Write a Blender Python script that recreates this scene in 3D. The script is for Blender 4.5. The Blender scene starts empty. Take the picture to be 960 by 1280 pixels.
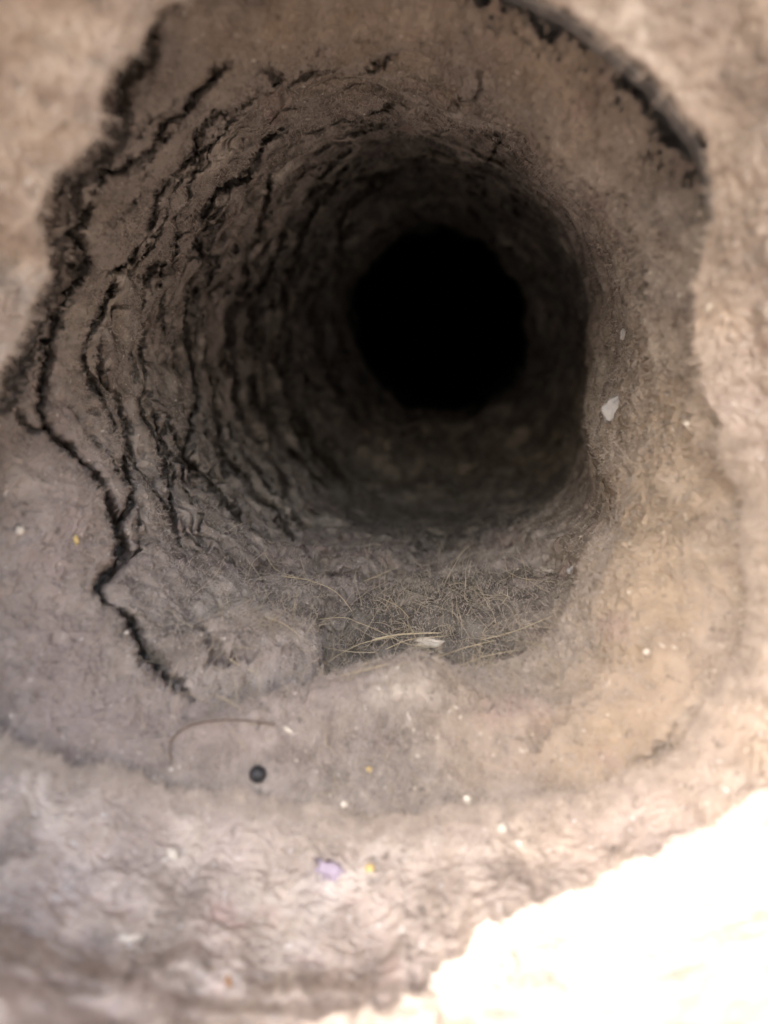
import bpy, math, random
import numpy as np
from mathutils import Vector

# ------------------------------------------------------------------ camera, sky, sun, exposure
SC = 0.01                      # geometry below is written in centimetres
F = 928.0                      # focal length in pixels of the 960 x 1280 frame
sc = bpy.context.scene
cd = bpy.data.cameras.new('camera'); cam = bpy.data.objects.new('camera', cd)
sc.collection.objects.link(cam); sc.camera = cam
cam.location = (0, 0, 0); cam.rotation_euler = (math.radians(90), 0, 0)
cd.sensor_fit = 'VERTICAL'; cd.sensor_height = 36.0; cd.sensor_width = 27.0
cd.lens = 36.0*F/1280.0
cd.clip_start = 0.002; cd.clip_end = 50.0
cd.dof.use_dof = True; cd.dof.focus_distance = 15.3*SC; cd.dof.aperture_fstop = cd.lens/2.8
SUN_TO = Vector((-0.66, -1.0, 1.012)).normalized()
elev = math.asin(SUN_TO.z); azim = math.atan2(SUN_TO.x, SUN_TO.y)
w = bpy.data.worlds.new('World'); sc.world = w; w.use_nodes = True
nt = w.node_tree; bg = nt.nodes['Background']
sky = nt.nodes.new('ShaderNodeTexSky'); sky.sky_type = 'NISHITA'; sky.sun_disc = False
sky.sun_elevation = elev; sky.sun_rotation = azim
sky.air_density = 1.0; sky.dust_density = 2.5; sky.ozone_density = 0.6
nt.links.new(sky.outputs[0], bg.inputs[0]); bg.inputs[1].default_value = 0.15
sl = bpy.data.lights.new('sun', 'SUN'); sl.energy = 2.3; sl.angle = math.radians(0.5); sl.color = (1, .95, .88)
so = bpy.data.objects.new('sun', sl); sc.collection.objects.link(so)
so.rotation_euler = (-SUN_TO).to_track_quat('-Z', 'Y').to_euler()
so.location = (-.5, -.7, .8)
vs = sc.view_settings; vs.view_transform = 'Standard'; vs.look = 'None'; vs.gamma = 1; vs.use_curve_mapping = False
vs.exposure = 3.08
sc.cycles.max_bounces = 10; sc.cycles.diffuse_bounces = 8

# ------------------------------------------------------------------ helpers
rng = np.random.default_rng(7); random.seed(7)
def link(o, parent=None):
    sc.collection.objects.link(o)
    if parent is not None:
        o.parent = parent
        o.matrix_parent_inverse.identity()
        o.location = -Vector(parent.location)
    return o
def tag(o, label=None, cat=None, group=None, kind=None):
    for k, v in (('label', label), ('category', cat), ('group', group), ('kind', kind)):
        if v: o[k] = v
    return o
def W(px, py, z):              # pixel + depth (cm) -> cm in the world
    return np.stack([(px-480)/F*z, z+0*px, -(py-640)/F*z], -1)

PERM = np.random.default_rng(3).permutation(256).astype(np.int32); PERM = np.concatenate([PERM, PERM, PERM])
G3 = np.random.default_rng(4).normal(size=(256, 3)).astype(np.float32); G3 /= np.linalg.norm(G3, axis=1)[:, None]
def noise(P, f, off=0.0):      # gradient noise, about -1..1
    Q = (P*f + off).astype(np.float32)
    I = np.floor(Q); fr = Q-I; I = I.astype(np.int32) & 255
    u = fr*fr*fr*(fr*(fr*6-15)+10)
    out = 0
    for dx in (0, 1):
        wx = u[..., 0] if dx else 1-u[..., 0]
        for dy in (0, 1):
            wy = u[..., 1] if dy else 1-u[..., 1]
            for dz in (0, 1):
                wz = u[..., 2] if dz else 1-u[..., 2]
                h = PERM[PERM[PERM[(I[..., 0]+dx) & 255]+((I[..., 1]+dy) & 255)]+((I[..., 2]+dz) & 255)]
                g = G3[h]
                d = g[..., 0]*(fr[..., 0]-dx)+g[..., 1]*(fr[..., 1]-dy)+g[..., 2]*(fr[..., 2]-dz)
                out = out + wx*wy*wz*d
    return out*1.7
def sstep(a, b, x):
    t = np.clip((x-a)/(b-a), 0, 1); return t*t*(3-2*t)
def cspline(tk, yk, t):        # catmull-rom over rows of yk
    yk = np.asarray(yk, float); tk = np.asarray(tk, float)
    i = np.clip(np.searchsorted(tk, t, side='right')-1, 0, len(tk)-2)
    m = np.zeros_like(yk)
    d = (yk[1:]-yk[:-1])/(tk[1:]-tk[:-1]).reshape((-1,)+(1,)*(yk.ndim-1))
    m[0] = d[0]; m[-1] = d[-1]
    same = d[1:]*d[:-1] > 0
    m[1:-1] = np.where(same, 2*d[1:]*d[:-1]/np.where(same, d[1:]+d[:-1], 1), 0)   # monotone
    h = (tk[i+1]-tk[i]); s = (t-tk[i])/h
    sh = (-1,)+(1,)*(yk.ndim-1); s = s.reshape(sh); h = h.reshape(sh)
    return ((2*s**3-3*s**2+1)*yk[i]+(s**3-2*s**2+s)*h*m[i]+(-2*s**3+3*s**2)*yk[i+1]+(s**3-s**2)*h*m[i+1])
def periodic(angs, vals, th):  # smooth periodic interpolation over degrees
    a = np.array(angs, float); v = np.array(vals, float)
    a3 = np.concatenate([a-360, a, a+360]); v3 = np.concatenate([v, v, v])
    return cspline(a3, v3, th)

def mesh_from(V, Q, name, mat, parent=None, attrs=None, smooth=True):
    me = bpy.data.meshes.new(name)
    me.vertices.add(len(V)); me.vertices.foreach_set('co', (V*SC).astype(np.float32).ravel())
    me.loops.add(Q.size); me.loops.foreach_set('vertex_index', Q.astype(np.int32).ravel())
    me.polygons.add(len(Q))
    me.polygons.foreach_set('loop_start', np.arange(0, Q.size, Q.shape[1], dtype=np.int32))
    if smooth: me.polygons.foreach_set('use_smooth', np.ones(len(Q), bool))
    me.update(calc_edges=True)
    for k, a in (attrs or {}).items():
        at = me.attributes.new(k, 'FLOAT', 'POINT'); at.data.foreach_set('value', a.astype(np.float32))
    me.materials.append(mat)
    o = bpy.data.objects.new(name, me); link(o, parent)
    return o
def sub_mesh(V, Q, mask, name, mat, parent, attrs):
    q = Q[mask]; used = np.unique(q); remap = np.zeros(len(V), np.int32); remap[used] = np.arange(len(used))
    return mesh_from(V[used], remap[q], name, mat, parent, {k: a[used] for k, a in attrs.items()})

# ------------------------------------------------------------------ materials
def lint_material(name, dark, mid, pale, ochre, mauve, scale=1.0):
    m = bpy.data.materials.new(name); m.use_nodes = True; n = m.node_tree.nodes; L = m.node_tree.links
    b = n['Principled BSDF']; b.inputs['Roughness'].default_value = 1.0
    b.inputs['Specular IOR Level'].default_value = 0.08
    tc = n.new('ShaderNodeTexCoord')
    def nz(s, det, rough=.6, dist=0.0):
        x = n.new('ShaderNodeTexNoise'); x.inputs['Scale'].default_value = s*scale; x.inputs['Detail'].default_value = det
        x.inputs['Roughness'].default_value = rough; x.inputs['Distortion'].default_value = dist
        L.new(tc.outputs['Object'], x.inputs['Vector']); return x
    def mix(fac, a, c, mode='MIX'):
        x = n.new('ShaderNodeMix'); x.data_type = 'RGBA'; x.blend_type = mode
        for src, k in ((fac, 0), (a, 6), (c, 7)):
            if hasattr(src, 'links'): L.new(src, x.inputs[k])
            else: x.inputs[k].default_value = src if k == 0 else (*src, 1)
        return x.outputs[2]
    def ramp(src, a, bb):
        x = n.new('ShaderNodeMapRange'); L.new(src, x.inputs[0]); x.inputs[1].default_value = a; x.inputs[2].default_value = bb
        x.interpolation_type = 'SMOOTHSTEP'; return x.outputs[0]
    def mul(a, c):
        x = n.new('ShaderNodeMath'); x.operation = 'MULTIPLY'
        for i, s in enumerate((a, c)):
            if hasattr(s, 'links'): L.new(s, x.inputs[i])
            else: x.inputs[i].default_value = s
        return x.outputs[0]
    def att(nm):
        x = n.new('ShaderNodeAttribute'); x.attribute_name = nm; return x.outputs['Fac']
    c = mix(ramp(nz(160, 5, .65).outputs[0], .36, .66), dark, mid)
    c = mix(ramp(nz(60, 4, .6, .6).outputs[0], .50, .72), c, pale)
    c = mix(att('ochre'), c, mix(ramp(nz(110, 4).outputs[0], .35, .65), tuple(.72*v for v in ochre), ochre))
    c = mix(att('mauve'), c, mix(ramp(nz(130, 4).outputs[0], .35, .65), tuple(.75*v for v in mauve), mauve))
    c = mix(mul(ramp(nz(75, 3).outputs[0], .58, .72), .5), c, tuple(v*k for v, k in zip(mid, (.95, .78, .80))))   # dusty rose tufts
    c = mix(mul(ramp(nz(900, 2).outputs[0], .66, .74), .55), c, tuple(min(.75, 1.7*v) for v in pale))   # pale grains
    c = mix(mul(ramp(nz(700, 2).outputs[0], .30, .22), .0), c, dark)
    c = mix(mul(ramp(nz(520, 3).outputs[0], .40, .28), .6), c, tuple(.45*v for v in dark))               # dark grains
    L.new(c, b.inputs['Base Color'])
    b1 = n.new('ShaderNodeBump'); b1.inputs['Strength'].default_value = .9; b1.inputs['Distance'].default_value = .0007
    L.new(nz(700, 6, .75).outputs[0], b1.inputs['Height'])
    b2 = n.new('ShaderNodeBump'); b2.inputs['Strength'].default_value = .7; b2.inputs['Distance'].default_value = .0004
    L.new(nz(2600, 3, .7).outputs[0], b2.inputs['Height']); L.new(b1.outputs[0], b2.inputs['Normal'])
    L.new(b2.outputs[0], b.inputs['Normal'])
    return m
def plain(name, col, rough=.8, metal=0, bump=0, bs=300, var=.25, stretch=None):
    m = bpy.data.materials.new(name); m.use_nodes = True; n = m.node_tree.nodes; L = m.node_tree.links
    b = n['Principled BSDF']; b.inputs['Roughness'].default_value = rough; b.inputs['Metallic'].default_value = metal
    tc = n.new('ShaderNodeTexCoord'); mp = n.new('ShaderNodeMapping'); L.new(tc.outputs['Object'], mp.inputs[0])
    if stretch: mp.inputs['Scale'].default_value = stretch
    x = n.new('ShaderNodeTexNoise'); x.inputs['Scale'].default_value = bs; x.inputs['Detail'].default_value = 4
    L.new(mp.outputs[0], x.inputs['Vector'])
    r = n.new('ShaderNodeMix'); r.data_type = 'RGBA'; L.new(x.outputs[0], r.inputs[0])
    r.inputs[6].default_value = (*[v*(1-var) for v in col], 1); r.inputs[7].default_value = (*[min(1, v*(1+var)) for v in col], 1)
    L.new(r.outputs[2], b.inputs['Base Color'])
    if bump:
        bb = n.new('ShaderNodeBump'); bb.inputs['Strength'].default_value = bump; bb.inputs['Distance'].default_value = .0006
        L.new(x.outputs[0], bb.inputs['Height']); L.new(bb.outputs[0], b.inputs['Normal'])
    return m
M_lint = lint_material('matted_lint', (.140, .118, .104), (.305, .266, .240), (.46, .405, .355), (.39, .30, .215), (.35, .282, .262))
M_heap_shade = lint_material('heap_and_deep_shade_lint', (.088, .078, .069), (.180, .160, .140), (.34, .295, .25), (.24, .19, .14), (.24, .20, .195))  # the heap's own tone; also paints shade into the deepest layers
M_bore_shade = plain('painted_bore_shade', (.022, .020, .019), 1.0, 0, .5, 120, .5); M_bore_shade.node_tree.nodes['Principled BSDF'].inputs['Specular IOR Level'].default_value = 0  # near-black colour standing in for darkness in the far bore
M_crust = lint_material('loose_pale_lint', (.26, .217, .188), (.475, .402, .352), (.62, .555, .50), (.48, .375, .28), (.47, .395, .385), .8)
M_fuzz = plain('fuzz', (.33, .28, .245), .95, bs=500, var=.5)
M_fuzz_pale = plain('pale_fuzz', (.40, .335, .285), .95, bs=500, var=.4)
M_rim = plain('weathered_dark_duct', (.17, .162, .158), .5, .3, .5, 160, .85, (1, .12, 1))
M_straw = plain('straw', (.40, .33, .22), .6, bs=900)
M_hair = plain('brown_hair', (.10, .065, .045), .5, bs=900)
M_black = plain('black_pellet_skin', (.012, .012, .014), .6, 0, .6, 900)
M_white = plain('pale_flake', (.46, .41, .35), .8, 0, .4, 900)
M_yellow = plain('yellow_flake', (.45, .33, .13), .8, 0, .3, 900)
M_purple = plain('lilac_fuzz', (.29, .24, .295), .9, 0, .4, 700)
M_brown = plain('brown_flake', (.24, .12, .05), .8, 0, .3, 900)
M_grey = plain('grey_fluff', (.30, .285, .28), .95, 0, .4, 700)

# ------------------------------------------------------------------ the bore of the duct: traced contours lofted in depth
NT, NR = 1600, 660
th = np.arange(NT)*360.0/NT
A8 = [0, 45, 90, 135, 180, 225, 270, 315]
A16 = [i*22.5 for i in range(16)]
r3 = periodic(A16, [430, 480, 480, 490, 500, 515, 530, 525, 475, 435, 428, 455, 490, 488, 478, 440], th)
keys = [
 # t, centre, radius(th), depth(th)
 (0.00, (455, 503), r3+115, periodic(A8, [10.6, 11.3, 11.5, 11.0, 10.6, 11.0, 10.3, 9.9], th)),
 (0.16, (455, 500), r3, periodic(A8, [11.3, 11.6, 11.6, 11.4, 11.6, 11.9, 11.2, 10.8], th)),
 (0.36, (468, 462), periodic(A8, [350, 372, 396, 378, 368, 345, 378, 335], th), periodic(A8, [13.2, 13.4, 13.5, 13.3, 13.7, 13.9, 13.3, 13.1], th)),
 (0.52, (498, 440), periodic(A8, [258, 272, 262, 298, 295, 270, 292, 268], th), periodic(A8, [18.8, 18.2, 17.4, 17.0, 17.5, 17.3, 16.9, 17.8], th)),
 (0.66, (525, 420), periodic(A8, [190, 205, 212, 208, 200, 190, 212, 188], th), periodic(A8, [30, 30.5, 30, 27.5, 26, 25, 25, 27.5], th)),
 (0.83, (550, 398), periodic(A8, [119, 122, 128, 124, 122, 116, 124, 116], th), 38+0*th),
 (0.90, (553, 393), 108+0*th, 55+0*th), (.96, (556, 390), 25+0*th, 216+0*th),
 (1.00, (557, 388), .02+0*th, 222+0*th)]
tk = [k[0] for k in keys]
T = np.linspace(0, 1, NR)
CX = cspline(tk, [k[1][0] for k in keys], T); CY = cspline(tk, [k[1][1] for k in keys], T)
RR = cspline(tk, np.array([k[2] for k in keys]), T); ZZ = np.exp(cspline(tk, np.log(np.array([k[3] for k in keys])), T))
ct, st = np.cos(np.radians(th)), np.sin(np.radians(th))
PX = CX[:, None]+RR*ct; PY = CY[:, None]+RR*st
P0 = W(PX, PY, ZZ)                                        # NR x NT x 3
AX = W(CX[:, None]+0*PX, CY[:, None]+0*PX, ZZ)
OUT = P0-AX; RW = np.linalg.norm(OUT, axis=-1); OUT = OUT/RW[..., None]

# torn grooves between the lint layers: (points, half width px, depth cm, lip cm)
def pl(s): return np.array([float(v) for v in s.replace(',', ' ').split()]).reshape(-1, 2)
cracks = [
 (pl('200,22 186,66 156,110 146,165 116,206 90,232 80,290 64,355 40,425 14,486 -10,525'), 11, .32, .06),
 (pl('290,85 270,100 235,130 205,160 180,190 150,208 128,217 112,260 92,288 103,325 92,350 75,385 60,430 56,495 45,512 55,538 90,595 120,630 143,662 148,700 142,712 122,727 130,750 160,777 180,825 210,855 240,875'), 7, .50, .20),
 (pl('5,500 30,535 55,545'), 4, .3, .08),
 (pl('148,650 155,690 146,715'), 11, .5, .06),
 (pl('165,755 200,790 230,812 262,846 320,852'), 4, .12, .10),
 (pl('345,118 320,122 300,135 270,142 250,165 245,195 215,215 190,240 185,280 175,300 160,325 137,337 134,375 112,413 103,440 115,490 135,535 150,570 155,620 147,660 147,700'), 6, .42, .16),
 (pl('300,132 280,165 255,190 240,220 235,250 215,270 220,285 215,320 202,332 200,360 202,380'), 3.2, .30, .10),
 (pl('215,320 192,335 178,360 173,400 185,445 180,480 170,505 185,540 200,570 215,630 228,670 235,695'), 3.5, .34, .12),
 (pl('125,415 128,475 150,500 160,535 172,590 195,620 220,650 233,695'), 3.8, .30, .10),
 (pl('360,160 330,178 310,215 270,240 255,265 246,300 256,330 236,365 228,388 233,425 240,460 245,495 240,515 230,545 230,570 260,600 280,630 300,650 322,662'), 4.4, .40, .14),
 (pl('340,200 335,225 330,260 325,290 305,320 310,350 298,375 288,400 290,440 295,475 300,520 320,550 345,590 358,610 350,632'), 3.6, .36, .12),
 (pl('265,398 260,425 265,465 272,515 272,550 280,575 305,600 320,625 345,640 370,675 388,700'), 3.2, .34, .11),
 (pl('375,245 395,222 415,202 435,200'), 3.2, .3, .1),
 (pl('375,250 350,300 335,345 312,410 312,465 330,515 355,550 375,575 402,610'), 3.2, .36, .12),
 (pl('435,215 400,245 375,290 360,350 357,400 342,440 346,480 370,530 400,570 425,595 452,620'), 3.2, .38, .12),
 (pl('470,230 440,250 425,280 410,350 401,400 410,485 440,520 470,555'), 3.0, .38, .12),
 (pl('205,345 204,400 207,440'), 2, .18, .05), (pl('160,425 163,470 178,500'), 2, .18, .05),
 (pl('205,450 222,462 236,480'), 2.5, .22, .05), (pl('178,505 200,520 208,560 226,580 240,602'), 2.3, .2, .05),
 (pl('185,190 182,212 172,225 165,250 140,280'), 2.5, .2, .06), (pl('222,120 205,140 190,145 160,172'), 3, .25, .06),
 (pl('320,90 335,92 350,100 330,112 318,104'), 5, .35, .04),
 (pl('345,118 385,94 415,86 440,88 480,74 530,58'), 3.0, .26, .08), (pl('385,82 405,66 425,56 470,50'), 2.3, .22, .05),
 (pl('360,190 395,162 425,151 450,141 480,131 500,117'), 3.6, .34, .12),
 (pl('565,124 588,121 604,106 596,92'), 4.5, .36, .10), (pl('470,78 500,70 520,66'), 3, .2, .05),
 (pl('430,225 465,222 490,216 515,202 535,187 548,197'), 3.6, .36, .12), (pl('595,209 612,196 626,172 600,155 580,148 555,157 500,165'), 2.4, .26, .08),
 (pl('372,788 396,806 408,830 410,862'), 7, .42, .04), (pl('585,720 592,745'), 6, .2, .02),
 (pl('440,150 446,170'), 2, .15, .03), (pl('225,530 236,545 240,590'), 2, .2, .05),
 (pl('738,380 742,452 748,490 750,560 768,612 762,652'), 5, .24, .30),
 (pl('645,135 690,152 716,190 742,232 782,246 802,300 822,345 834,385'), 3, .14, .16),
 (pl('690,205 708,232 730,238'), 3, .2, .08), (pl('335,700 372,720 430,716 470,712'), 3, .2, .06),
 (pl('398,868 470,872 560,868 640,838 700,788 736,712 760,650'), 5, .16, .38),
 (pl('640,935 690,925 730,900'), 7, .06, .04), (pl('790,955 830,930 838,900'), 7, .10, .05),
]
crg = random.Random(11)
for ci in (1, 5, 7, 9, 10, 11, 13, 14, 15, 25, 28):       # thinner broken tears between the main ones
    pts, hw, dep, lip = cracks[ci]
    for rep in range(2):
        n_p = len(pts); a_ = crg.randint(0, max(0, n_p-5)); b_ = min(n_p, a_+crg.randint(4, 8)); q = pts[a_:b_].copy()
        if len(q) < 3: continue
        d = np.array([545., 405.])-q; ln = np.linalg.norm(d, axis=1)[:, None]
        q = q+d/ln*(crg.uniform(.030, .075)*ln+crg.uniform(-2, 3))+np.array([[crg.uniform(-3, 3), crg.uniform(-3, 3)] for _ in q])
        cracks.append((q, crg.uniform(1.8, 3.0), crg.uniform(.16, .30), crg.uniform(.05, .12)))
X0, Y0, X1, Y1 = -220, -220, 1180, 1500
GR = np.zeros((Y1-Y0, X1-X0), np.float32); ST = np.zeros_like(GR); PF = np.zeros_like(GR)
for pts, hw, dep, lip in cracks:
    hw = hw*.9 if hw < 8 else hw
    R = int(hw*9+12)
    ax0, ay0 = (pts.min(0)-R).astype(int); ax1, ay1 = (pts.max(0)+R).astype(int)
    ax0 = max(ax0, X0); ay0 = max(ay0, Y0); ax1 = min(ax1, X1); ay1 = min(ay1, Y1)
    yy, xx = np.mgrid[ay0:ay1, ax0:ax1].astype(np.float32)
    best = np.full(xx.shape, 1e9, np.float32); side = np.zeros_like(best); par = np.zeros_like(best)
    seg = np.linalg.norm(pts[1:]-pts[:-1], axis=1); cum = np.concatenate([[0], np.cumsum(seg)]); tot = cum[-1]
    for k in range(len(pts)-1):
        a, d = pts[k], pts[k+1]-pts[k]; l2 = (d*d).sum()
        s = np.clip(((xx-a[0])*d[0]+(yy-a[1])*d[1])/l2, 0, 1)
        nx, ny = a[0]+s*d[0], a[1]+s*d[1]
        dd = np.hypot(xx-nx, yy-ny); m = dd < best
        best[m] = dd[m]; side[m] = ((xx-nx)*(nx-500)+(yy-ny)*(ny-430))[m]; par[m] = (cum[k]+s*seg[k])[m]/tot
    taper = np.clip(np.minimum(par, 1-par)*tot/30, .25, 1)
    g = dep*taper/(1+(best/(hw*(.5+.5*taper)))**4)
    v = GR[ay0-Y0:ay1-Y0, ax0-X0:ax1-X0]; np.maximum(v, g, out=v)
    v = PF[ay0-Y0:ay1-Y0, ax0-X0:ax1-X0]; np.maximum(v, taper*np.exp(-best/(hw*1.6+3))*(hw > 2.9), out=v)
    stp = lip*taper*np.exp(-best/(hw*3.5+4))*(side > 0)
    v = ST[ay0-Y0:ay1-Y0, ax0-X0:ax1-X0]; np.maximum(v, stp, out=v)
def sample(img, x, y):
    x = np.clip(x-X0, 0, X1-X0-2.001); y = np.clip(y-Y0, 0, Y1-Y0-2.001)
    i, j = x.astype(int), y.astype(int); fx, fy = x-i, y-j
    return (img[j, i]*(1-fx)+img[j, i+1]*fx)*(1-fy)+(img[j+1, i]*(1-fx)+img[j+1, i+1]*fx)*fy
def bump(cx, cy, rx, ry, ang=0):
    c, s = math.cos(math.radians(ang)), math.sin(math.radians(ang))
    u = ((PX-cx)*c+(PY-cy)*s)/rx; v = (-(PX-cx)*s+(PY-cy)*c)/ry
    return np.exp(-(u*u+v*v))

n1 = noise(P0, .55); n2 = noise(P0, 1.3, 7.1); n3 = noise(P0, 3.0, 3.3); n4 = noise(P0, 7.0, 1.7); n5 = noise(P0, 16.0, 9.2); n6 = noise(P0, 34.0, 4.4)
wx = n3*3.0+n4*4.0+n5*1.2+n6*.4; wy = noise(P0, 3.0, 13.3)*3.0+noise(P0, 7.0, 21.7)*4.0+noise(P0, 16., 29.2)*1.2+noise(P0, 34., 14.4)*.4
fade = 1-sstep(.80, .9, T)[:, None]
scx = (13.0/ZZ)
g = sample(GR, PX+wx*scx, PY+wy*scx); s_ = sample(ST, PX+wx*scx, PY+wy*scx)
g = g*np.clip(1.1+.45*n2+.35*n4, .6, 1.4)
pf = sample(PF, PX+wx*scx, PY+wy*scx)
# ribs of the hose under the lint, strongest on the left wall and the roof
left = np.clip(sstep(60, 150, np.broadcast_to(th[None, :], PX.shape))-sstep(300, 335, np.broadcast_to(th[None, :], PX.shape)), 0, 1)
ribq = np.stack([ct[None, :]*1.6+0*PX, st[None, :]*1.6+0*PX, np.log(ZZ)*17+n2*.5+n3*.25], -1)
rn = noise(ribq, 1.0, 5.5); rn2 = noise(ribq, 1.9, 15.5)
ridge = np.exp(-(rn/.09)**2)*.26*sstep(14.5, 19, ZZ)+np.exp(-(rn2/.08)**2)*.12*sstep(12.5, 15, ZZ)
ridge = ridge*(.25+.75*left)*fade*np.clip(.55+1.3*n2+.5*n3, 0, 1.3)
floor_ = sstep(40, 75, np.broadcast_to(th[None, :], PX.shape))*(1-sstep(110, 140, np.broadcast_to(th[None, :], PX.shape)))*(1-sstep(.5, .62, T)[:, None])
near_ = 1-sstep(.28, .42, T)[:, None]
D = .14*n1+.10*n2+.060*n3*(1+.3*floor_)+.045*np.abs(n4)*(1+1.2*near_)+.020*n5*(1+.4*floor_+1.1*near_)+.010*n6*(1+near_)
D = D+.08*pf-s_*.85-.10*rn*sstep(13, 16, ZZ)*left
# lumps, ledges and the heap lying in the bottom of the bore (inward = negative)
D = D-.60*sstep(.10, .60, bump(318, 824, 95, 34, 8))-.45*bump(560, 765, 150, 55, -8)+.35*bump(445, 800, 28, 60, -25)
D = D-.45*bump(360, 925, 190, 32, -4)-.35*bump(520, 905, 130, 30, -4)-.4*bump(70, 640, 70, 100, 20)-.60*bump(500, 922, 200, 40, -5)
ell = np.hypot(((PX-560)*.95-(PY-765)*.31)/178, ((PX-560)*.31+(PY-765)*.95)/98)+.05*n3+.03*n4; D = D+.40*sstep(1.03, .88, ell)
ell = np.hypot((PX-640)/112, (PY-560)/165)+.08*n3+.28*n2+.25*n1; D = D+.28*sstep(1.05, .8, ell)
D = D-.3*bump(728, 520, 40, 55, 0)-.25*bump(690, 420, 40, 40, 0)+.2*bump(745, 640, 35, 40)-.25*bump(600, 660, 60, 40)
D = D-.35*bump(790, 520, 55, 130, 10)-.3*bump(820, 740, 60, 120, 25)+.3*bump(700, 560, 40, 90, 5)
D = D-.10*bump(680, 150, 110, 30, 38)-.25*bump(540, 140, 60, 26, 0)-.2*bump(570, 190, 60, 22, 0)+.2*bump(655, 160, 30, 40, 40)
D = D-.25*bump(640, 325, 30, 50)
D = D+(.60*noise(P0, .33, 3.1)+.25*noise(P0, .8, 8.8))*sstep(22, 32, ZZ)*(1-sstep(60, 70, ZZ))
RAY = P0/np.linalg.norm(P0, axis=-1)[..., None]           # the grooves run back into the lint, along the bore
P = P0+OUT*D[..., None]+(RAY*.93+OUT*.05)*((g*2.2+ridge*2.8)*np.clip(ZZ/13, .9, 1.8))[..., None]
P[..., 1] += (n3*.06+n4*.03)                                # a little along the bore as well
V = P.reshape(-1, 3)

ochre = np.clip(bump(830, 700, 110, 260, 10)*1.1+bump(700, 930, 140, 60)*.7+bump(450, 40, 230, 70)*.8+bump(720, 130, 110, 80, 35)*.75+bump(110, 470, 50, 130)*.25+.25*n2, 0, 1)*.85
mauve = np.clip(bump(260, 910, 170, 70)*.9+bump(70, 800, 90, 200)*.7+bump(60, 600, 80, 120)*.6+bump(370, 700, 150, 60)*.3+.3*n1, 0, 1)*.85
attrs = {'ochre': ochre.ravel(), 'mauve': mauve.ravel()}

# faces, leaving the torn edge open at the upper right where the bare duct shows
idx = np.arange(NR*NT).reshape(NR, NT); nx_ = np.roll(idx, -1, axis=1)
Q = np.stack([idx[:-1], idx[1:], nx_[1:], nx_[:-1]], -1)      # (NR-1, NT, 4)
tear = pl('560,-60 572,0 585,14 612,26 650,32 680,58 720,62 747,86 776,116 806,146 812,186 842,202 868,232 900,262')
ta = np.degrees(np.arctan2(tear[:, 1]-500, tear[:, 0]-455)) % 360; tr = np.hypot(tear[:, 1]-500, tear[:, 0]-455)
o_ = np.argsort(ta); pth = np.degrees(np.arctan2(PY-500, PX-455)) % 360; prr = np.hypot(PY-500, PX-455)
lim = np.interp(pth, ta[o_], tr[o_], left=2000, right=2000)
keep = (prr+14*n4+13*n5+8*n6+12*n3 < lim+13)[:-1]
holes = np.zeros_like(keep)
edge = (lim-prr)[:-1]
holes = (edge > -4) & (edge < 24) & ((n4*.6+n5*.8+n6*.3)[:-1] > .36)
keep &= ~holes

# layer boundaries (index of the main grooves) -> parts
def invert(pts):
    out = []
    for x, y in pts:
        a = np.degrees(np.arctan2(y-CY, x-CX)) % 360
        rr = np.array([RR[i, int(a[i]/360*NT) % NT] for i in range(0, NR)])
        f = np.hypot(x-CX, y-CY)-rr
        i = int(np.argmax(f > 0)) if (f > 0).any() else NR-1
        out.append((a[i], T[i]))
    return out
main = [1, 5, 7, 9, 10, 13, 14, 15]
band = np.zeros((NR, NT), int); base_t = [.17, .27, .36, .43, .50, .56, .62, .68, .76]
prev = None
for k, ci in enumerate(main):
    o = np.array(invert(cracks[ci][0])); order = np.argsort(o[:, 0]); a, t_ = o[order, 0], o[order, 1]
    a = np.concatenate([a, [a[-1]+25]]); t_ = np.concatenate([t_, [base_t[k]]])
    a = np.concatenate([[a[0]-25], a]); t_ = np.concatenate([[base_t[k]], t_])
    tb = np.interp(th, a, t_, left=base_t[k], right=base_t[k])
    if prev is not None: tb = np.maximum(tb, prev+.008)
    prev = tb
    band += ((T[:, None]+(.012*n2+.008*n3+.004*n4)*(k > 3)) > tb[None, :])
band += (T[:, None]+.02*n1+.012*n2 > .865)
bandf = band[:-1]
heap = ((((PX-560)*.95-(PY-772)*.31)/172)**2+(((PX-560)*.31+(PY-772)*.95)/84)**2+.25*n2+.2*n3 < 1)[:-1] & (PY[:-1]+n2[:-1]*28+n3[:-1]*22+n4[:-1]*10 > 704)
clod = ((((PX-315)/98)**2+((PY-822)/36)**2) < 1)[:-1]
clod &= ~heap

duct = bpy.data.objects.new('vent_duct', None); sc.collection.objects.link(duct)
duct.location = Vector((-.05, 11, 1.5))*SC
tag(duct, 'round duct bore thickly lined with torn grey-brown lint layers, running back into black', 'duct')
Qf = Q.reshape(-1, 4)
keep = keep.copy()
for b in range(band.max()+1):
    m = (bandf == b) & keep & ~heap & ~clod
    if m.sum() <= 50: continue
    if b == band.max(): sub_mesh(V, Qf, m.ravel(), 'far_bore_shade', M_bore_shade, duct, attrs)  # far end of the bore, its darkness put into the colour
    else: sub_mesh(V, Qf, m.ravel(), 'lint_layer', M_lint if b < 6 else M_heap_shade, duct, attrs)  # deepest layers coloured darker in place of shade
hp = sub_mesh(V, Qf, (heap & keep).ravel(), 'lint_heap', M_heap_shade, None, attrs)
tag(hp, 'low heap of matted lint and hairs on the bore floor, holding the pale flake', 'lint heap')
cl = sub_mesh(V, Qf, (clod & keep).ravel(), 'lint_clod', M_lint, None, attrs)
tag(cl, 'rounded lint clod beside the hairy heap, with a dark gap at its right end', 'lint clod')

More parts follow.
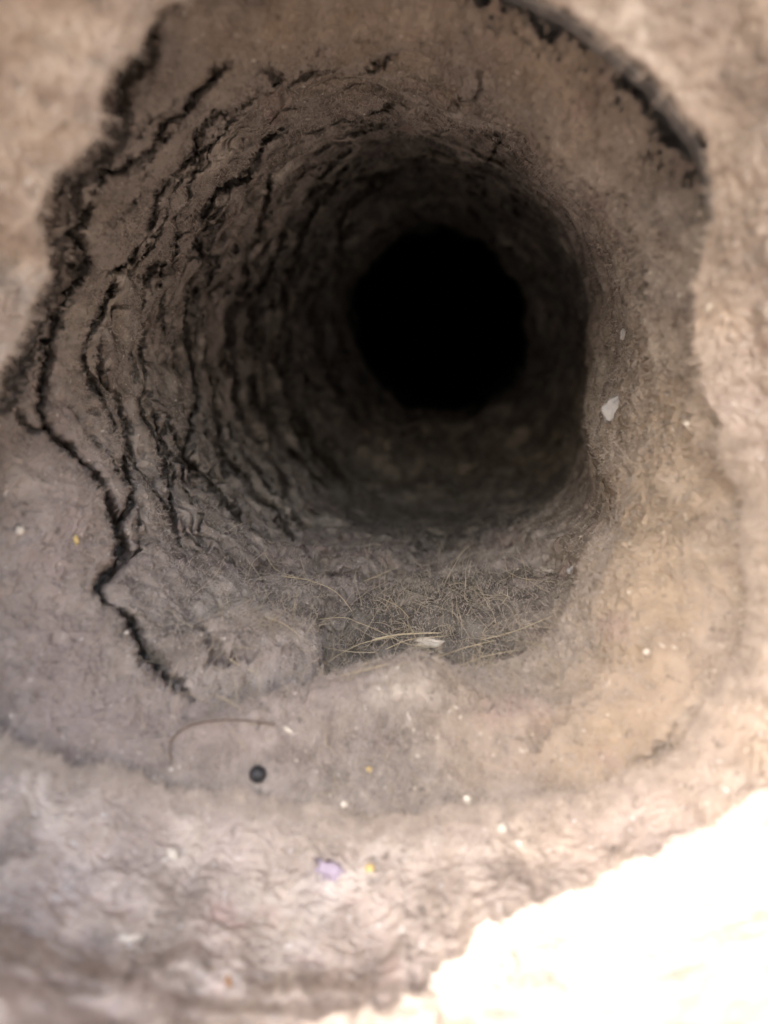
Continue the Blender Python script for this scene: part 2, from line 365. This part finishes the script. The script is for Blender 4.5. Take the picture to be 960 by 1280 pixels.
# ------------------------------------------------------------------ bare rim of the duct
NA = 300; tha = np.linspace(272, 338, NA)
rows = []
r3a = periodic(A16, [430, 480, 480, 490, 500, 515, 530, 525, 475, 435, 428, 455, 490, 488, 478, 440], tha)
z3a = periodic(A8, [11.3, 11.6, 11.6, 11.4, 11.6, 11.9, 11.2, 10.8], tha)
rw3 = r3a/F*z3a
for y_, dr in ((12.9, .45), (11.5, .45), (10.5, .44), (10.42, .38), (10.38, .24), (10.3, .16), (10.22, .16), (10.16, .20), (10.1, .15), (10.02, .13), (9.98, .17), (10.0, .24), (10.1, .30), (10.25, .50), (11.5, .52), (12.9, .53)):
    c = W(np.array(455.), np.array(500.), np.array(y_))
    rr = rw3+dr+.03*np.sin(np.radians(tha*7))+.02*np.sin(np.radians(tha*17+40))
    rows.append(np.stack([c[0]+rr*np.cos(np.radians(tha)), y_+0*tha, c[2]-rr*np.sin(np.radians(tha))], -1))
RV = np.array(rows); n_ = RV.shape[0]
RV[..., 0] += noise(RV, 1.2)*.04+noise(RV, 7.)*.02; RV[..., 1] += noise(RV, 3.5)*.06; RV[..., 2] += noise(RV, 1.2, 5)*.03
ii = np.arange(n_*NA).reshape(n_, NA)
RQ = np.stack([ii[:-1, :-1], ii[1:, :-1], ii[1:, 1:], ii[:-1, 1:]], -1).reshape(-1, 4)
rim = mesh_from(RV.reshape(-1, 3), RQ, 'duct_rim', M_rim, duct)
rim['label'] = 'bare dark curved duct edge showing past the torn lint'

# ------------------------------------------------------------------ loose crust round the mouth; its unseen front flare is added to block sun
edge_pts = pl('190,12 183,45 150,78 124,112 121,165 88,203 58,243 46,275 56,310 52,345 36,395 8,450 -15,500 -70,600 -85,750 -50,880 0,925 60,952 170,972 300,986 375,1012 470,1026 560,1012 640,1002 720,990 790,968 850,930 900,870 930,790 940,700 930,620 905,560 878,490 868,430 872,360 884,300 896,250 892,200 866,144 814,88 750,38 660,-20 560,-45 400,-45 280,-25 205,-5')
ea = np.degrees(np.arctan2(edge_pts[:, 1]-500, edge_pts[:, 0]-455)) % 360; er = np.hypot(edge_pts[:, 1]-500, edge_pts[:, 0]-455)
oo = np.argsort(ea); NC, NM = 1100, 300; thc = np.arange(NC)*360/NC
ea3 = np.concatenate([ea[oo]-360, ea[oo], ea[oo]+360]); er3 = np.tile(er[oo], 3)
re_ = np.interp(thc, ea3, er3)
eq = np.stack([np.cos(np.radians(thc)), np.sin(np.radians(thc)), 0*thc], -1)
re_ = re_+14*noise(eq, 5.)*((thc > 10) & (thc < 130))+9*noise(eq, 9.)+5*noise(eq, 22.)+3*noise(eq, 50.)
gap = periodic([0, 22, 45, 68, 90, 112, 135, 158, 180, 225, 270, 315, 338], [.40, .16, .07, .04, .04, .16, .48, 1.0, 1.7, 2.7, 2.4, 1.5, .8], thc)
sub = P[0:400:3, ::4].reshape(-1, 3); sx = sub[:, 0]/sub[:, 1]*F+480; sy = 640-sub[:, 2]/sub[:, 1]*F
ze = np.empty(NC)
for q in range(NC):
    ex = 455+re_[q]*math.cos(math.radians(thc[q])); ey = 500+re_[q]*math.sin(math.radians(thc[q]))
    dq = (sx-ex)**2+(sy-ey)**2; k5 = np.argpartition(dq, 6)[:6]
    ze[q] = np.median(sub[k5, 1])
kern = np.hanning(31); kern /= kern.sum()
ze = np.convolve(np.concatenate([ze[-15:], ze, ze[:15]]), kern, 'valid')-gap
gs = np.clip(gap, .12, 1)
CK = [(-.10, 1.1, 2.0), (-.06, .75, 1.1), (-.02, .24, .40), (0, 0, 0), (.04, .10, -.18), (.16, .45, -.55), (.42, 1.15, -1.7)]
c0 = np.array([(455-480)/F, -(500-640)/F])                 # axis direction per cm of depth
Re = re_/F*ze
tt = []; Rk = []; Yk = []
for t_, dR, dy in CK: tt.append(t_); Rk.append(Re+(dR*np.clip(gs, .4, 1) if t_ < 0 else dR)); Yk.append(ze+(dy*np.clip(gs, .35, 1) if t_ < 0 else dy*(1 if t_ > .1 else .6)))
for t_, R_, y_ in ((.60, 6.7, 5.8), (.74, 7.5, 3.0), (.88, 8.3, .0), (.95, 8.6, -1.6), (1.0, 9.4, -2.2), (1.15, 16, -2.4)):  # funnel reaching behind the camera, shaped so only the lower right stays sunlit
    tt.append(t_); Rk.append(R_+0*Re); Yk.append(y_+0*Re)
TC = np.concatenate([np.linspace(-.10, .6, 240), np.linspace(.6, 1.15, 61)[1:]]); NM = len(TC)
Rc = cspline(tt, np.array(Rk), TC); Yc = cspline(tt, np.array(Yk), TC)
yax = np.maximum(Yc, 0)*.85+ .15*6                      # the axis straightens towards the front
yax = np.where(TC[:, None] < .3, Yc, np.where(TC[:, None] < .6, Yc+(yax-Yc)*(TC[:, None]-.3)/.3, yax))
C_ = np.cos(np.radians(thc)); S_ = np.sin(np.radians(thc))
CP = np.stack([c0[0]*yax+Rc*C_, Yc, c0[1]*yax-Rc*S_], -1)
m1 = noise(CP, .38, 31); m2 = noise(CP, .9, 12); m3 = noise(CP, 2.2, 4.5); m4 = noise(CP, 5.5, 8.5); m5 = noise(CP, 13, 2.5)
m6 = noise(CP, 26, 6.5)
dC = .22*m1+.24*m2+.19*m3+.13*np.abs(m4)+.06*m5+.025*m6
ledge = np.exp(-(((np.broadcast_to(thc, Rc.shape)-62)/22)**2))*np.exp(-((TC[:, None]-.42)/.16)**2)
CPX = CP[..., 0]/np.maximum(CP[..., 1], .5)*F+480; CPY = 640-CP[..., 2]/np.maximum(CP[..., 1], .5)*F
amp = np.clip(.6*np.clip(gs, .15, 1)+3*np.abs(TC[:, None]), .1, 1)
nrm = np.stack([-.55*C_+0*Rc, -.83+0*Rc, .55*S_+0*Rc], -1)
CP = CP-nrm*(dC*amp)[..., None]+nrm*(ledge*.75)[..., None]
CV = CP.reshape(-1, 3)
ii = np.arange(NM*NC).reshape(NM, NC); jj = np.roll(ii, -1, 1)
CQ = np.stack([ii[:-1], ii[1:], jj[1:], jj[:-1]], -1).reshape(-1, 4)
oc = np.clip(.05+.5*m2+.9*np.exp(-((CPX-900)/120)**2-((CPY-700)/300)**2)+.4*np.exp(-((CPX-60)/120)**2-((CPY-80)/160)**2), 0, 1)*.7
ma = np.clip(.1+.6*m1+.35*m3, 0, 1)*.6
crust = mesh_from(CV, CQ, 'lint_crust', M_crust, None, {'ochre': oc.ravel(), 'mauve': ma.ravel()})
tag(crust, 'pale pinkish lint crust around the duct mouth, its lower edge in glaring sun', 'lint crust')

# ------------------------------------------------------------------ unseen shell added round the duct to block leaking sunlight
M_leak_block = plain('leak_block', (.34, .29, .25), .9, 0, .8, 60, .3)
wr = []
for y_, R_ in ((-2.3, 15.5), (-2.3, 17.5), (232, 98), (232, .01), (230, .01), (230, 95), (-2.3, 15.5)):
    a_ = np.linspace(0, 2*math.pi, 96, endpoint=False)
    wr.append(np.stack([R_*np.cos(a_), y_+0*a_, .9-R_*np.sin(a_)], -1))
wr = np.array(wr); ii = np.arange(7*96).reshape(7, 96); jj = np.roll(ii, -1, 1)
wall = mesh_from(wr.reshape(-1, 3), np.stack([ii[:-1], ii[1:], jj[1:], jj[:-1]], -1).reshape(-1, 4), 'wall', M_leak_block, None, smooth=False)  # out of view, put in only to keep light out behind the crust
tag(wall, kind='structure')

M_ground = plain('dry_earth', (.31, .26, .21), .95, 0, .6, 6, .3)
gr = mesh_from(np.array([[-20000, -20000, 0], [20000, -20000, 0], [20000, 20000, 0], [-20000, 20000, 0]], float), np.array([[0, 1, 2, 3]]), 'ground', M_ground, None, smooth=False)
gr.location = (0, 0, -.30); tag(gr, kind='structure')

P_crust = CP; N_crust = -nrm/np.linalg.norm(nrm, axis=-1)[..., None]; SEAM = np.exp(-(TC[:, None]/.07)**2)*(np.clip(TC[:, None]+.03, 0, .01)*100)*(CP[..., 1] > 5)
# ------------------------------------------------------------------ where a pixel of the photograph lands on the built surfaces
AllV = np.concatenate([V[(T.repeat(NT) < .8)], CV[CV[:, 1] > 3]])
apx = AllV[:, 0]/AllV[:, 1]*F+480; apy = 640-AllV[:, 2]/AllV[:, 1]*F
ok = (apx > -20) & (apx < 980) & (apy > -20) & (apy < 1300); AllV = AllV[ok]; apx = apx[ok]; apy = apy[ok]
cell = (apy.astype(int)+24)//4*300+(apx.astype(int)+24)//4
srt = np.lexsort((AllV[:, 1], cell)); cs = cell[srt]; first = np.concatenate([[True], cs[1:] != cs[:-1]])
ymin = dict(zip(cs[first].tolist(), AllV[srt][first][:, 1].tolist()))
def hit(px, py, lift=0.0):
    z = 1e9
    for a in (0, 4, -4, 8, -8):
        for b in (0, 4, -4, 8, -8):
            if z > 1e8 or (a == 0 and b == 0):
                z = ymin.get((int(py+a)+24)//4*300+(int(px+b)+24)//4, 1e9)
        if z < 1e8: break
    if z > 1e8: z = 12
    return W(np.array(float(px)), np.array(float(py)), np.array(z-lift))

# ------------------------------------------------------------------ fuzz: short fibres standing off the lint
def normals(Pg):
    du = np.roll(Pg, -1, 1)-np.roll(Pg, 1, 1); dv = np.gradient(Pg, axis=0)
    n = np.cross(dv, du); n /= np.linalg.norm(n, axis=-1)[..., None]+1e-9
    return n
NG = normals(P)
flip = np.sign((NG*OUT).sum(-1)); NG = -NG*flip[..., None]    # point into the bore
def make_fuzz(Pg, Ng, prob, count, lo, hi, rad, parent, name, mat, curl=.6):
    p = prob.ravel()/prob.sum()
    pick = rng.choice(len(p), count, p=p)
    root = Pg.reshape(-1, 3)[pick]; n = Ng.reshape(-1, 3)[pick]
    K = 5; Lh = rng.uniform(lo, hi, (count, 1))*rng.uniform(.4, 1, (count, 1))
    d = n*.55+rng.normal(size=(count, 3))*.75; d /= np.linalg.norm(d, axis=1)[:, None]
    pts = [root-n*.01]
    for k in range(K-1):
        pts.append(pts[-1]+d*Lh/(K-1)); d = d+rng.normal(size=(count, 3))*curl*.6; d /= np.linalg.norm(d, axis=1)[:, None]
    pts = np.stack(pts, 1)
    hc = bpy.data.hair_curves.new(name); hc.add_curves([K]*count)
    hc.attributes['position'].data.foreach_set('vector', (pts*SC).astype(np.float32).ravel())
    ra = hc.attributes.get('radius') or hc.attributes.new('radius', 'FLOAT', 'POINT')
    rr = np.repeat(rng.uniform(.35, 1.5, count)*rad, K)*np.tile([1, 1, .9, .7, .3], count)
    ra.data.foreach_set('value', (rr*SC).astype(np.float32))
    hc.materials.append(mat)
    o = bpy.data.objects.new(name, hc); link(o, parent); o['kind'] = 'stuff'
    return o
make_fuzz(P_crust, N_crust, SEAM*(.15+((thc > 5) & (thc < 150)))+.02*(CP[..., 1] > 5)*(TC[:, None] > 0), 60000, .08, .30, .0045, crust, 'lint_fuzz', M_fuzz_pale)
vis = np.zeros((NR, NT)); vis[:-1] = keep
area = (RR*np.gradient(T)[:, None])
prob = vis*area*sstep(.80, .55, T)[:, None]*(PX > -40)*(PX < 1000)*(PY > -40)*(1+2.5*(s_ > .03)+2.0*floor_)*(g < .04)
make_fuzz(P, NG, prob, 170000, .06, .22, .0034, duct, 'lint_fuzz', M_fuzz)
prob2 = vis*area*floor_*sstep(.1, .3, T)[:, None]
make_fuzz(P, NG, prob2*(.15+bump(560, 785, 150, 60)+.5*bump(330,810,90,40)), 1300, .3, 1.2, .0048, duct, 'loose_hairs', plain('loose_hair', (.30, .25, .185), .7, bs=700, var=.6), curl=.35)

# ------------------------------------------------------------------ single hairs and straws
def tube(pts, rad, name, mat, n=6, sub=6):
    pts = np.array(pts); s = np.linspace(0, len(pts)-1, (len(pts)-1)*sub+1)
    # smooth through the points
    C = np.array([cr(pts, v) for v in s])
    tan = np.gradient(C, axis=0); tan /= np.linalg.norm(tan, axis=1)[:, None]
    up = np.array([0.1, .2, 1.0]); a = np.cross(tan, up); a /= np.linalg.norm(a, axis=1)[:, None]; b = np.cross(tan, a)
    f = np.linspace(0, 2*math.pi, n, endpoint=False); rr = rad*np.clip(np.minimum(np.arange(len(s)), len(s)-1-np.arange(len(s)))/3+.35, 0, 1)
    Vt = C[:, None, :]+rr[:, None, None]*(np.cos(f)[None, :, None]*a[:, None]+np.sin(f)[None, :, None]*b[:, None])
    ii = np.arange(len(s)*n).reshape(-1, n); jj = np.roll(ii, -1, 1)
    Qt = np.stack([ii[:-1], ii[1:], jj[1:], jj[:-1]], -1).reshape(-1, 4)
    c = C[len(C)//2]
    o = mesh_from(Vt.reshape(-1, 3)-c, Qt, name, mat); o.location = Vector(c)*SC
    return o
def cr(p, v):
    i = min(int(v), len(p)-2); t = v-i
    p0 = p[max(i-1, 0)]; p1 = p[i]; p2 = p[i+1]; p3 = p[min(i+2, len(p)-1)]
    return .5*((2*p1)+(-p0+p2)*t+(2*p0-5*p1+4*p2-p3)*t*t+(-p0+3*p1-3*p2+p3)*t**3)
fibres = [
 ('540,767 550,735 565,705 590,675', .012, 'straw', 'long pale straw standing up out of the heap towards the dark', .25),
 ('400,742 445,730 495,710', .012, 'straw', 'pale straight straw lying across the left shoulder of the heap', .12),
 ('350,720 385,725 420,740 442,767', .008, 'straw', 'thin bent hair at the left end of the heap, below the dark wall', .1),
 ('465,800 500,793 552,791', .018, 'straw', 'thick short pale straw just above the pale flake', .12),
 ('380,800 420,812 470,815 510,800 560,795', .009, 'straw', 'long wavy straw curving under the pale flake', .1),
 ('405,830 450,805 500,795', .009, 'straw', 'straw slanting up from the dark gap to the flake', .1),
 ('390,775 430,772 450,780', .008, 'straw', 'short tan hair left of the flake, lying level', .1),
 ('500,830 535,825 580,810 620,800', .009, 'straw', 'straw on the right below the flake, rising to the right', .1),
 ('330,770 355,780 375,795', .009, 'straw', 'tan hair on top of the clod, pointing down at the gap', .1),
 ('425,845 465,835 485,830', .008, 'straw', 'short straw at the foot of the heap near the gap', .1),
 ('285,822 300,832 322,842', .010, 'straw', 'short pale hair lying on the rounded clod', .08),
 ('440,775 470,787 510,805 548,808', .007, 'straw', 'fine hair crossing the straws over the flake', .14),
 ('600,800 640,790 690,770', .007, 'straw', 'fine tan hair on the right slope of the heap', .08),
 ('560,840 600,822 650,812', .007, 'straw', 'fine hair low on the right foot of the heap', .08),
 ('330,690 345,712 372,722', .007, 'straw', 'small hair caught high on the left wall above the clod', .1),
 ('215,955 213,928 235,908 270,901 310,901 347,907', .016, 'hair', 'brown curved hair looping over the mauve lint, left of the black pellet', .10),
 ('270,868 295,882 318,900', .010, 'straw', 'short pale fibre between the clod and the brown looped hair', .08),
 ('470,745 500,760 520,785', .007, 'straw', 'fine hair coming down the top of the heap', .1),
 ('620,705 650,722 700,728', .007, 'straw', 'fine hair on the far right end of the heap', .1),
]
for s, rad, kind, lab, lift in fibres:
    pp = pl(s); z = [hit(x, y) for x, y in pp]
    zz = np.array([q[1] for q in z]); zz = np.convolve(np.pad(zz, 1, mode='edge'), [.25, .5, .25], 'valid')-lift*.6
    p3 = [W(np.array(x), np.array(y), np.array(v)) for (x, y), v in zip(pp, zz)]
    o = tube(p3, rad, 'straw' if kind == 'straw' else 'hair', M_straw if kind == 'straw' else M_hair)
    tag(o, lab, 'fibre' if kind == 'straw' else 'hair', 'loose hairs and straws on the lint')

# ------------------------------------------------------------------ flakes, pellet, tufts
def blob(px, py, rx, ry, ang, name, mat, label, cat, group=None, rough=.25, flat=.5, seed=0, lift=.5, nu=20, nv=12):
    c = hit(px, py); z = c[1]; k = z/F
    u = np.linspace(0, 2*math.pi, nu, endpoint=False); v = np.linspace(0, math.pi, nv)
    uu, vv = np.meshgrid(u, v); S = np.stack([np.sin(vv)*np.cos(uu), np.cos(vv), np.sin(vv)*np.sin(uu)], -1)
    nu_ = nu; R = 1+rough*noise(S, 1.7, seed*3.1+.5)+rough*.6*noise(S, 4.1, seed*1.7)
    S = S*R[..., None]*np.array([rx*k, max(rx, ry)*k*flat, ry*k])
    a = math.radians(ang); x, zc = S[..., 0].copy(), S[..., 2].copy()
    S[..., 0] = x*math.cos(a)-zc*math.sin(a); S[..., 2] = x*math.sin(a)+zc*math.cos(a)
    cc = c*(1-lift*min(rx, ry)*k*flat/z)
    ii = np.arange(nu*nv).reshape(nv, nu); jj = np.roll(ii, -1, 1)
    o = mesh_from(S.reshape(-1, 3), np.stack([ii[:-1], ii[1:], jj[1:], jj[:-1]], -1).reshape(-1, 4), name, mat)
    o.location = Vector(cc)*SC
    return tag(o, label, cat, group)
blob(322, 968, 10.5, 10.5, 0, 'pellet', M_black, 'small round black pellet sitting at the lower lip of the mouth', 'pellet', rough=.05, flat=.9, lift=.6, nu=36, nv=20)
blob(537, 803, 17, 7, -4, 'flake', M_white, 'pale torn flake among straws on the heap', 'flake', rough=.6, flat=.35, seed=2)
sp = [(360, 912, 8, 4, -40, M_white, 'oblong white crumb beside the end of the brown looped hair', 0),
 (860, 529, 7, 4.5, 10, M_white, 'brightest white crumb high on the right wall', 0),
 (900, 571, 5, 3, 0, M_white, 'small pale crumb below the brightest one on the right wall', 0),
 (95, 675, 3.5, 6, 10, M_yellow, 'tiny yellowish crumb on the lower left lint layer', 0),
 (25, 663, 6, 6, 0, M_white, 'pale crumb at the left border, near the yellowish one', 0),
 (158, 791, 3, 3, 0, M_white, 'white speck at the edge of the lower left groove', 0),
 (887, 380, 4, 14, -20, M_white, 'pale upright streak of fluff on the right lip', 0),
 (779, 418, 5, 9, 0, M_grey, 'grey fleck hanging on the dim right wall', 0),
 (627, 1036, 8, 8, 0, M_white, 'pale round grain on the lower lip, right of centre', 0),
 (584, 1000, 6, 9, 0, M_white, 'pale upright grain above the round one on the lower lip', 0),
 (430, 1006, 5, 5, 0, M_white, 'small pale grain at the middle of the lower lip', 0),
 (462, 962, 4, 4, 0, M_yellow, 'tiny straw-yellow grain above the lower lip', 0),
 (160, 1172, 19, 7, -6, M_white, 'large blurred pale fluff low on the left of the crust', 0),
 (215, 1068, 8, 9, 0, M_white, 'blurred pale grain left on the lower crust', 0),
 (462, 1086, 7, 7, 0, M_yellow, 'yellow grain beside the lilac tuft', 0),
 (285, 1230, 6, 10, 0, M_brown, 'rust-brown grain near the bottom border', 0),
 (808, 815, 5, 4, 0, M_white, 'pale crumb on the ochre right wall', 0),
 (714, 712, 9, 4, 30, M_grey, 'greyish scrap at the right end of the heap', 0),
 (690, 600, 0, 0, 0, None, '', 0)]
for i, (x, y, rx, ry, a, m, lab, _) in enumerate(sp):
    if m: blob(x, y, rx*.85, ry*.85, a, 'crumb', m, lab, 'crumb', 'crumbs scattered on the lint', rough=.5, flat=.45, seed=i+5, lift=.0)
blob(415, 1091, 22, 12, -30, 'tuft', M_purple, 'lilac tuft of fluff on the lower crust', 'tuft', rough=.6, flat=.35, seed=40)
blob(766, 512, 17, 12, 60, 'tuft', M_grey, 'grey tuft clinging to the right wall', 'tuft', rough=.3, flat=.3, seed=52, lift=.0)
